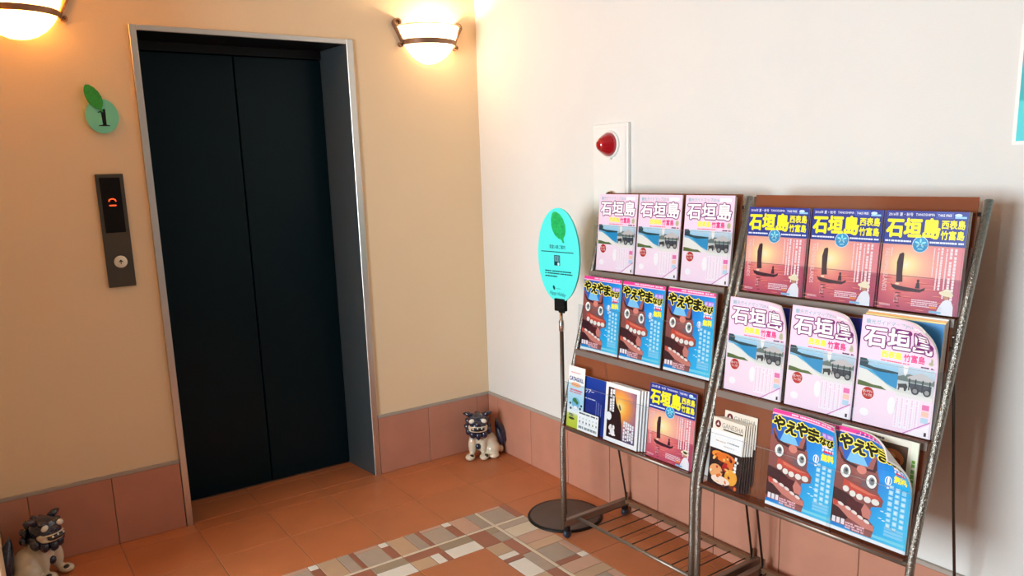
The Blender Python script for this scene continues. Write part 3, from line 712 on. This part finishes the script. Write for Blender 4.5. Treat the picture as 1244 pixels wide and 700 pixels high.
def art_card():
    a = Art(120, 78); a.grid(0, 0, 120, 78, (244, 250, 252), 0)
    a.dashes(8, 66, 114, 73, (60, 70, 80), 1, 1, .2, seed=1)
    for k in range(6): a.oval(14+k*19, 51, 4, 4, (200, 215, 220), 1, 8); a.grid(11+k*19, 32, 17+k*19, 40, ((60, 70, 80), (90, 100, 90), (70, 90, 80), (90, 90, 120), (150, 150, 90), (110, 120, 110))[k], 1)
    a.dashes(8, 8, 112, 20, (140, 150, 155), 1, 1, .2, seed=2)
    t = Art(120, 78); t.grid(6, 28, 114, 28.8, (180, 195, 200), 1); return a, t
def art_leaflet():     # cafe leaflet: cream head, white slip, dark food photo
    a = Art(122, 218); a.grid(0, 0, 122, 218, (232, 222, 208), 0, 3, 5)
    a.grid(0, 0, 122, 118, lambda x, y: (40, 22, 26), 1, 4, 4)
    for x, y, rx, ry, c in ((60, 96, 40, 16, (235, 120, 40)), (34, 100, 26, 12, (246, 150, 60)), (30, 44, 26, 24, (240, 170, 110)), (30, 46, 18, 14, (250, 205, 160)), (88, 40, 24, 26, (244, 170, 60)), (90, 36, 14, 20, (250, 215, 120)),
                            (50, 20, 36, 14, (250, 225, 205)), (60, 14, 16, 6, (210, 90, 50)), (64, 66, 12, 14, (180, 30, 30)), (84, 82, 10, 20, (232, 120, 50)), (100, 12, 16, 8, (120, 30, 24))): a.oval(x, y, rx, ry, c, 2+.05*rx, 14)
    rn = random.Random(3)
    for k in range(26):
        a.oval(8+rn.random()*104, 5+rn.random()*100, 2.5+rn.random()*5, 2+rn.random()*4, rn.choice(((120, 40, 24), (250, 200, 120), (226, 110, 40), (60, 30, 26), (244, 236, 214), (200, 60, 40))), 4.6, 9, rn.random()*3)
    a.dashes(96, 60, 106, 112, (250, 250, 250), 5.2, 1, .2, True, seed=2)
    a.grid(-4, 118, 118, 178, (250, 252, 252), 1.5, 2, 2); a.dashes(18, 142, 56, 146, (200, 170, 130), 2, 1, .3, seed=3); a.dashes(62, 144, 108, 150, (150, 150, 150), 2, 1, .4, seed=4); a.dashes(50, 130, 90, 134, (180, 180, 180), 2, 1, .4, seed=5)
    a.grid(42, 183, 116, 187, (40, 36, 36), 2); a.oval(20, 198, 11, 12, (110, 30, 40), 2, 16); a.poly([(14, 194), (26, 194), (20, 205)], (236, 220, 210), 3)
    t = Art(122, 218); t.text('GANESHA', 36, 190, 116, 206, (150, 146, 140), 3); return a, t
ARTS = {'pink': art_pink(), 'red': art_red(), 'blue': art_blue(), 'navy': art_navy(), 'food': art_food(), 'sunset': art_sunset(), 'flyer': art_flyer(), 'tour': art_tour(), 'card': art_card(), 'leaflet': art_leaflet(),
        'green': art_plain(210, 292, (236, 238, 232), (70, 140, 50)), 'white': art_plain(210, 297, (240, 238, 234)), 'sky': art_plain(210, 297, (60, 140, 205)), 'orange': art_plain(210, 297, (236, 170, 90)), 'yellow': art_plain(210, 297, (240, 220, 150))}
_cover = {}
def bend(p0, ang, r, amax):
    """sheet that curls towards the viewer beyond a slanted line through p0"""
    g = Vector((math.cos(ang), 0, math.sin(ang))); q = Vector((p0[0], 0, p0[1])); o = Vector((0, -1, 0))
    def f(x, z):
        p = Vector((x, 0, z)); d = (p-q).dot(g)
        if d <= 0: return p, o
        t = min(d/r, amax); ex = d-t*r
        return p-g*d+g*(r*math.sin(t)+ex*math.cos(t))+o*(r*(1-math.cos(t))+ex*math.sin(t)), o*math.cos(t)-g*math.sin(t)
    return f
def sheet(name, w, h, th, mp, m, par):
    nx, ny = (1, 1) if mp is None else (14, 20)
    if mp is None: mp = lambda x, z: (Vector((x, 0, z)), Vector((0, -1, 0)))
    vs = []; fs = []; N = (nx+1)*(ny+1)
    for b in (0, 1):
        for j in range(ny+1):
            for i in range(nx+1):
                p, n = mp(w*i/nx, h*j/ny); vs.append(p-n*th*b)
    for j in range(ny):
        for i in range(nx):
            a = j*(nx+1)+i; q = (a, a+1, a+nx+2, a+nx+1); fs.append(q); fs.append(tuple(N+k for k in reversed(q)))
    ring = [i for i in range(nx)]+[j*(nx+1)+nx for j in range(ny)]+[ny*(nx+1)+i for i in range(nx, 0, -1)]+[j*(nx+1) for j in range(ny, 0, -1)]
    for a, b in zip(ring, ring[1:]+ring[:1]): fs.append((a, N+a, N+b, b))
    return raw(name, vs, fs, m, par)
def booklet(name, kind, label, cat, group, th=.004, curl=None):
    a, t = ARTS[kind]
    root = empty(name, (0, 0, 0), 0, label, cat, group)
    key = (kind, th)
    if curl is None:
        if key not in _cover: _cover[key] = None
        if _cover[key] is None:
            b = sheet('pages', a.w*.001, a.h*.001, th, None, 'page', root)
            c = link('cover', a.mesh('cover'), 'print', root); d = link('title', t.mesh('title'), 'print', root)
            _cover[key] = (b.data, c.data, d.data)
        else:
            for n, me in zip(('pages', 'cover', 'title'), _cover[key]):
                o = bpy.data.objects.new(n, me); COL.objects.link(o); o.parent = root
    else:
        f = bend(*curl)
        sheet('pages', a.w*.001, a.h*.001, th, f, 'page', root); link('cover', a.mesh('cover', f), 'print', root); link('title', t.mesh('title', f), 'print', root)
    return root

# ================================================================== magazine racks
SL, ZB, RW, ZT = .2707, .4874, .6861, 1.400
TB = [.645, .325, .015]; MS = .09; NS = math.sqrt(1+MS*MS)
TRAY_U = .0125
class Rack: pass
def make_rack(x, y, a, l, label):
    R = Rack(); R.l = l
    R.o = empty('magazine_rack', (x, y, 0), a, label, 'magazine rack', 'magazine racks along the right wall')
    R.M = Matrix.Translation((x, y, 0)) @ Matrix.Rotation(a, 4, 'Z')
    P = lambda u, lx, z: Vector((lx, -u+l*max(0, z-ZB), z))
    for u in (0, RW):
        pts = [P(u, 0, .045), P(u, 0, .25), P(u, 0, ZB-.09)]
        for k in range(1, 8):                                   # smooth elbow
            t = k/8; z = ZB-.09+.18*t; pts.append(P(u, SL*.18*t*t/2, z))
        pts += [P(u, SL*(z-ZB), z) for z in (ZB+.09, .8, 1.1, ZT)]
        tube('side_tube', pts, .0108, 'tube', R.o, 14)
        q = P(u, SL*(ZT-ZB), ZT)
        lathe('tube_cap', [(0, .004), (.008, .003), (.0112, 0), (.0112, -.006)], 'tube', R.o, 14, Matrix.Translation(q))
    for u in (.0125, RW-.0125):
        tube('rear_strut', [P(u, .346, .075), P(u, .25, .57), P(u, .155, 1.06)], .0042, 'rod', R.o, 8)
        lathe('strut_bolt', [(0, .006), (.005, .005), (.006, 0), (.006, -.004)], 'steel_dark', R.o, 10, Matrix.Translation(P(u, .157, 1.06)) @ Matrix.Rotation(PI/2, 4, 'X'))
    tube('bottom_rail', [P(.002, .012, ZB-.004), P(RW/2, .012, ZB-.004), P(RW-.002, .012, ZB-.004)], .0095, 'rail', R.o, 12)
    for z in (1.365, 1.03):
        lx = SL*(z-ZB)+.002; tube('cross_bar', [P(.002, lx, z), P(RW/2, lx, z), P(RW-.002, lx, z)], .0055, 'rod', R.o, 8)
    # wheeled base
    for u in (0, RW): box('base_bar', -.004, .362, -u-.011, -u+.011, .048, .080, 'rail', R.o, bevel=.003)
    tube('front_rod', [P(.0, .075, .068), P(RW/2, .075, .068), P(RW, .075, .068)], .0075, 'rail', R.o, 10)
    box('rear_bar', .334, .354, -RW+.012, -.012, .056, .078, 'bronze', R.o, bevel=.002)
    n = 10
    for k in range(n):
        u = .035+(RW-.07)*k/(n-1); tube('shelf_wire', [(.076, -u, .066), (.2, -u, .066), (.340, -u, .066)], .0025, 'rod', R.o, 6)
    for u in (.012, RW-.012):
        box('rear_tab', .343, .349, -u-.009, -u+.009, .076, .112, 'bronze', R.o, bevel=.002)
        for lx in (.006, .336):
            c = empty('caster', (lx, -u+.006, 0)); c.parent = R.o
            lathe('caster_wheel', [(0, -.010), (.013, -.010), (.018, -.006), (.019, 0), (.018, .006), (.013, .010), (0, .010)], 'wheel', c, 20, Matrix.Translation((.006, 0, .019)) @ Matrix.Rotation(PI/2, 4, 'X'))
            box('caster_fork', -.006, .014, -.0135, .0135, .030, .053, 'black', c, bevel=.003)
    # three trays, one above the other
    R.T = []
    for k in range(3):
        zk = ZB+TB[k]*.9653; lxk = SL*(zk-ZB)
        T = Matrix(((0, 1/NS, MS/NS, lxk), (-1, 0, 0, l*(zk-ZB)), (0, -MS/NS, 1/NS, zk), (0, 0, 0, 1)))
        R.T.append(T)
        bm = bmesh.new(); bm_box(bm, TRAY_U, RW-TRAY_U, .036, .0395, -.006, .303, .0006, xf=T)
        tr = from_bm('tray_back', bm, 'brown_acrylic', R.o)
        box('tray_floor', TRAY_U, RW-TRAY_U, -.0155, .0358, -.0062, -.0032, 'brown_acrylic', tr, xf=T)
        fp = box('front_panel', TRAY_U, RW-TRAY_U, -.0188, -.0158, -.010, .175, 'acrylic', tr, xf=T)
        box('panel_edge', TRAY_U, RW-TRAY_U, -.0189, -.0157, .1745, .1762, 'acrylic_edge', tr, xf=T)
        box('tray_lip', TRAY_U, RW-TRAY_U, -.0205, -.0165, -.026, -.0045, 'lip', tr, xf=T) if k < 2 else None
        for u in (TRAY_U, RW-TRAY_U-.0025): box('panel_edge', u, u+.0025, -.0155, .0355, -.003, .1755, 'acrylic', tr, xf=T)
        for u in (.2330, .4580): box('divider', u-.0013, u+.0013, -.0155, .0355, -.003, .1745, 'acrylic', tr, xf=T)
    return R
RL = make_rack(-.385, -1.138, .0136, -.0095, 'left grey tube magazine rack with three brown acrylic trays, next to the oval sign')
RR = make_rack(-.4088, -1.8784, .0307, -.015, 'right grey tube magazine rack with three brown acrylic trays, nearest the viewer')
def put(R, row, root, u, off=0., v=0., rot=0., lean=0.):
    root.matrix_world = R.M @ R.T[row] @ Matrix.Translation((u, off, v)) @ Matrix.Rotation(-rot, 4, 'Y') @ Matrix.Rotation(lean, 4, 'X')
U3 = (.0185, .2370, .4630)
NTH = ('left', 'middle', 'right')
def mag(R, rname, row, slot, kind, desc, group, curl=None, th=.0045, off=0., u=None, v=0., rot=0., cat='magazine', name='magazine', lean=0.):
    rown = ('top', 'middle', 'bottom')[row]
    label = f'{desc}, {NTH[slot]} of the {rname} rack {rown} tray'
    b = booklet(name, kind, label, cat, group, th, curl)
    put(R, row, b, U3[slot] if u is None else u, off, v, rot, lean); return b
GP, GR, GB = 'pink island guide magazines', 'red sunset boat magazines', 'blue sea monster cover magazines'
for s in range(3):
    mag(RL, 'left', 0, s, 'pink', 'pink guide magazine with white title', GP)
    mag(RL, 'left', 1, s, 'blue', 'blue magazine with carved red beast head', GB, u=U3[s]+(.002, .003, .003)[s])
    mag(RR, 'right', 0, s, 'red', 'navy and sunset boat magazine in front', GR, u=(.018, .240, .4600)[s])
    mag(RR, 'right', 0, s, 'red', 'navy and sunset boat magazine, second in the stack', GR, off=.006, u=(.020, .243, .4605)[s])
mag(RR, 'right', 0, 2, 'red', 'navy and sunset boat magazine, third in the stack', GR, off=.012, u=.4607)
mag(RL, 'left', 0, 2, 'navy', 'dark navy magazine behind the pink guide', 'navy magazines behind the pink guides', off=.006, u=.4625, v=.012)
mag(RL, 'left', 1, 2, 'green', 'white booklet with green edge behind the blue magazine', 'plain booklets in the racks', off=.008, u=.4625, v=.002)
mag(RL, 'left', 2, 2, 'red', 'navy and sunset boat magazine standing alone', GR, u=.466, v=-.001)
CURL = lambda r, amax=1.5: ((.06, .297), .867, r, amax)
mag(RR, 'right', 1, 0, 'pink', 'pink guide magazine with slightly curled corner', GP, CURL(.13), u=.0205)
mag(RR, 'right', 1, 1, 'pink', 'pink guide magazine with curled corner', GP, CURL(.095), u=.2430)
mag(RR, 'right', 1, 2, 'pink', 'pink guide magazine with strongly curled corner', GP, CURL(.072), u=.4590)
mag(RR, 'right', 1, 0, 'navy', 'dark navy magazine behind the pink guide', 'navy magazines behind the pink guides', off=.008, u=.0205, v=.004)
mag(RR, 'right', 1, 1, 'navy', 'dark navy magazine behind the curled pink guide', 'navy magazines behind the pink guides', off=.008, u=.2440, v=.004)
for k, kd in enumerate(('sky', 'yellow', 'orange', 'white')):
    mag(RR, 'right', 1, 2, kd, ('sky blue', 'pale yellow', 'orange', 'white')[k]+' booklet behind the curled pink guide', 'plain booklets in the racks', off=.0075+.0062*k, u=.4592, th=.0045, v=.004*k)
mag(RR, 'right', 2, 1, 'blue', 'blue magazine with carved beast head, slightly curled', GB, ((.05, .292), .85, .19, 1.2), u=.2520, v=.006)
mag(RR, 'right', 2, 1, 'blue', 'blue magazine hidden behind the curled blue one', GB, off=.008, u=.2440, v=.002)
mag(RR, 'right', 2, 2, 'blue', 'blue magazine with corner rolled far forward', GB, ((.035, .292), .84, .066, 1.62), u=.4600, v=.006)
mag(RR, 'right', 2, 2, 'food', 'booklet with food photos behind the rolled blue magazine', 'plain booklets in the racks', off=.010, u=.4600, v=.004)
# bottom tray of the left rack: tour leaflets
GT = 'tour leaflets in the bottom tray of the left rack'
mag(RL, 'left', 2, 0, 'flyer', 'narrow pale flyer with a small globe', GT, th=.001, off=-.006, u=.030, v=-.002, cat='flyer', name='tour_flyer')
mag(RL, 'left', 2, 0, 'tour', 'dark blue tour booklet behind the pale flyer', GT, th=.004, off=.004, u=.060, v=0, cat='booklet', name='tour_booklet')
mag(RL, 'left', 2, 0, 'card', 'white contact card in front of the blue booklet', GT, th=.0006, off=-.010, u=.100, v=-.001, rot=.0, cat='card', name='contact_card')
for k in range(4):
    mag(RL, 'left', 2, 1, 'sunset', ('sunset photo booklet in front', 'second sunset booklet', 'third sunset booklet', 'rearmost sunset booklet')[k], 'sunset photo booklets', th=.0035, off=-.008+.008*k, u=.2500+.007*k, v=0, rot=.0, cat='booklet', name='photo_booklet')
# bottom tray of the right rack: cafe leaflets
for k in range(6):
    mag(RR, 'right', 2, 0, 'leaflet', ('cafe leaflet in front', 'second cafe leaflet', 'third cafe leaflet', 'fourth cafe leaflet', 'fifth cafe leaflet', 'rearmost cafe leaflet')[k], 'cafe leaflets', th=.0012, off=.006+.0052*k, u=.0270+.0058*k, v=.004+(.022 if k == 5 else .0), rot=-.03+.006*k, cat='leaflet', name='cafe_leaflet')

# ================================================================== guardian lion figurines
def ellipsoids(name, parts, m, par, voxel=.0035, mirror=1, smooth=6):
    bm = bmesh.new()
    for p in parts:
        c, r = p[0], p[1]; rot = p[2] if len(p) > 2 else (0, 0, 0)
        X = Matrix.Translation(c) @ Matrix.Rotation(rot[2], 4, 'Z') @ Matrix.Rotation(rot[1], 4, 'Y') @ Matrix.Rotation(rot[0], 4, 'X') @ Matrix.Diagonal((*r, 1))
        bmesh.ops.create_icosphere(bm, subdivisions=3, radius=1, matrix=X)
    for v in bm.verts: v.co.x *= mirror
    if mirror < 0: bmesh.ops.reverse_faces(bm, faces=bm.faces)
    me = bpy.data.meshes.new(name); bm.to_mesh(me); bm.free()
    if voxel:
        o = bpy.data.objects.new('tmp', me); COL.objects.link(o)
        md = o.modifiers.new('r', 'REMESH'); md.mode = 'VOXEL'; md.voxel_size = voxel
        if smooth: s = o.modifiers.new('s', 'SMOOTH'); s.factor = .5; s.iterations = smooth
        dg = bpy.context.evaluated_depsgraph_get(); m2 = bpy.data.meshes.new_from_object(o.evaluated_get(dg)); m2.name = name
        bpy.data.objects.remove(o); bpy.data.meshes.remove(me); me = m2
    return link(name, me, m, par, True)
def drop(name, pts, rs, m, par, mirror=1, seg=10):
    vs, fs = tube_geo([(p[0]*mirror, p[1], p[2]) for p in pts], rs, seg); return raw(name, vs, fs, m, par, True)
def shisa(loc, rz, mirror, label):
    s = empty('guardian_lion', loc, rz, label, 'figurine', 'ceramic guardian lions flanking the lift')
    E = lambda n, p, m, v=.0035, sm=6: ellipsoids(n, p, m, s, v, mirror, sm)
    # local x to the viewer's right, -y towards the viewer, z up
    E('body', [((-.012, .018, .092), (.058, .055, .066)), ((.022, .035, .070), (.062, .058, .062)), ((.052, .010, .043), (.045, .050, .043)),
               ((-.052, -.022, .075), (.023, .024, .055)), ((-.066, -.045, .017), (.027, .034, .0175)), ((.004, -.018, .070), (.021, .024, .050)), ((.008, -.046, .0165), (.026, .033, .017)),
               ((.060, -.028, .017), (.030, .030, .017)), ((-.015, .010, .140), (.048, .045, .035)), ((.10, .03, .03), (.014, .014, .022))], 'cream_glaze')
    hd = E('head', [((-.019, -.020, .205), (.056, .052, .046)), ((-.019, -.052, .192), (.044, .030, .024)), ((-.019, -.062, .206), (.020, .022, .015)), ((-.045, -.052, .232), (.022, .016, .010), (0, .25, 0)), ((.008, -.052, .232), (.022, .016, .010), (0, -.25, 0)),
                    ((-.019, .0, .165), (.058, .050, .030))], 'navy_glaze')
    for sx in (-1, 1):
        drop('ear', [(-.019+sx*.034, -.015, .236), (-.019+sx*.050, -.016, .246), (-.019+sx*.066, -.014, .249), (-.019+sx*.078, -.012, .250)], [.015, .014, .009, .002], 'navy_glaze', s, mirror)
        ellipsoids('eye', [((-.019+sx*.032, -.066, .221), (.015, .009, .012), (0, sx*.35, 0))], 'eye_glaze', hd, 0, mirror)
    E('jaw', [((-.019, -.056, .170), (.050, .030, .013)), ((-.055, -.046, .182), (.016, .022, .016), (0, .5, 0)), ((.017, -.046, .182), (.016, .022, .016), (0, -.5, 0)), ((-.019, -.066, .190), (.046, .018, .006))], 'cream_glaze', .003, 4)
    ellipsoids('mouth', [((-.021, -.078, .178), (.037, .014, .011))], 'black_glaze', s, 0, mirror)
    for dx in (-.024, .0, .022): ellipsoids('tooth', [((-.021+dx, -.088, .186), (.004, .003, .005))], 'eye_glaze', s, 0, mirror)
    for k, (x, y, z) in enumerate(((-.068, -.026, .150), (-.048, -.044, .138), (-.018, -.052, .132), (.014, -.044, .138), (.034, -.024, .150))):
        drop('mane_lock', [(x, y, z+.024), (x, y-.006, z+.008), (x, y-.008, z-.006), (x, y-.004, z-.020)], [.016, .019, .016, .003], 'navy_glaze', s, mirror)
    for k in range(7):
        an = PI*k/6; x = -.019+.050*math.cos(an); drop('mane_curl', [(x, .020, .165+.060*math.sin(an)), (x*1.15, .036, .162+.066*math.sin(an)), (x*1.2, .046, .150+.060*math.sin(an))], [.020, .018, .004], 'navy_glaze', s, mirror, 8)
    drop('tail', [(.100, .040, .045), (.112, .046, .075), (.104, .050, .110), (.092, .050, .145), (.082, .048, .175), (.078, .046, .200)], [.014, .027, .030, .024, .013, .002], 'navy_glaze', s, mirror, 12)
    drop('tail_flame', [(.118, .044, .052), (.128, .048, .085), (.116, .054, .125), (.104, .056, .150)], [.010, .016, .014, .002], 'navy_glaze', s, mirror, 10)
    ellipsoids('chest_spot', [((-.022, -.034, .070), (.015, .012, .017))], 'navy_glaze', s, 0, mirror)
    for x, y in ((-.058, -.058), (.020, -.058)):
        ellipsoids('paw_mark', [((x, y, .026), (.012, .012, .009))], 'black_glaze', s, 0, mirror)
    return s
shisa((-.140, -.133, 0), math.radians(-32), 1, 'blue and cream ceramic guardian lion sitting in the room corner')
shisa((-2.185, -.135, 0), math.radians(34), -1, 'blue and cream ceramic guardian lion left of the lift, cut by the frame')
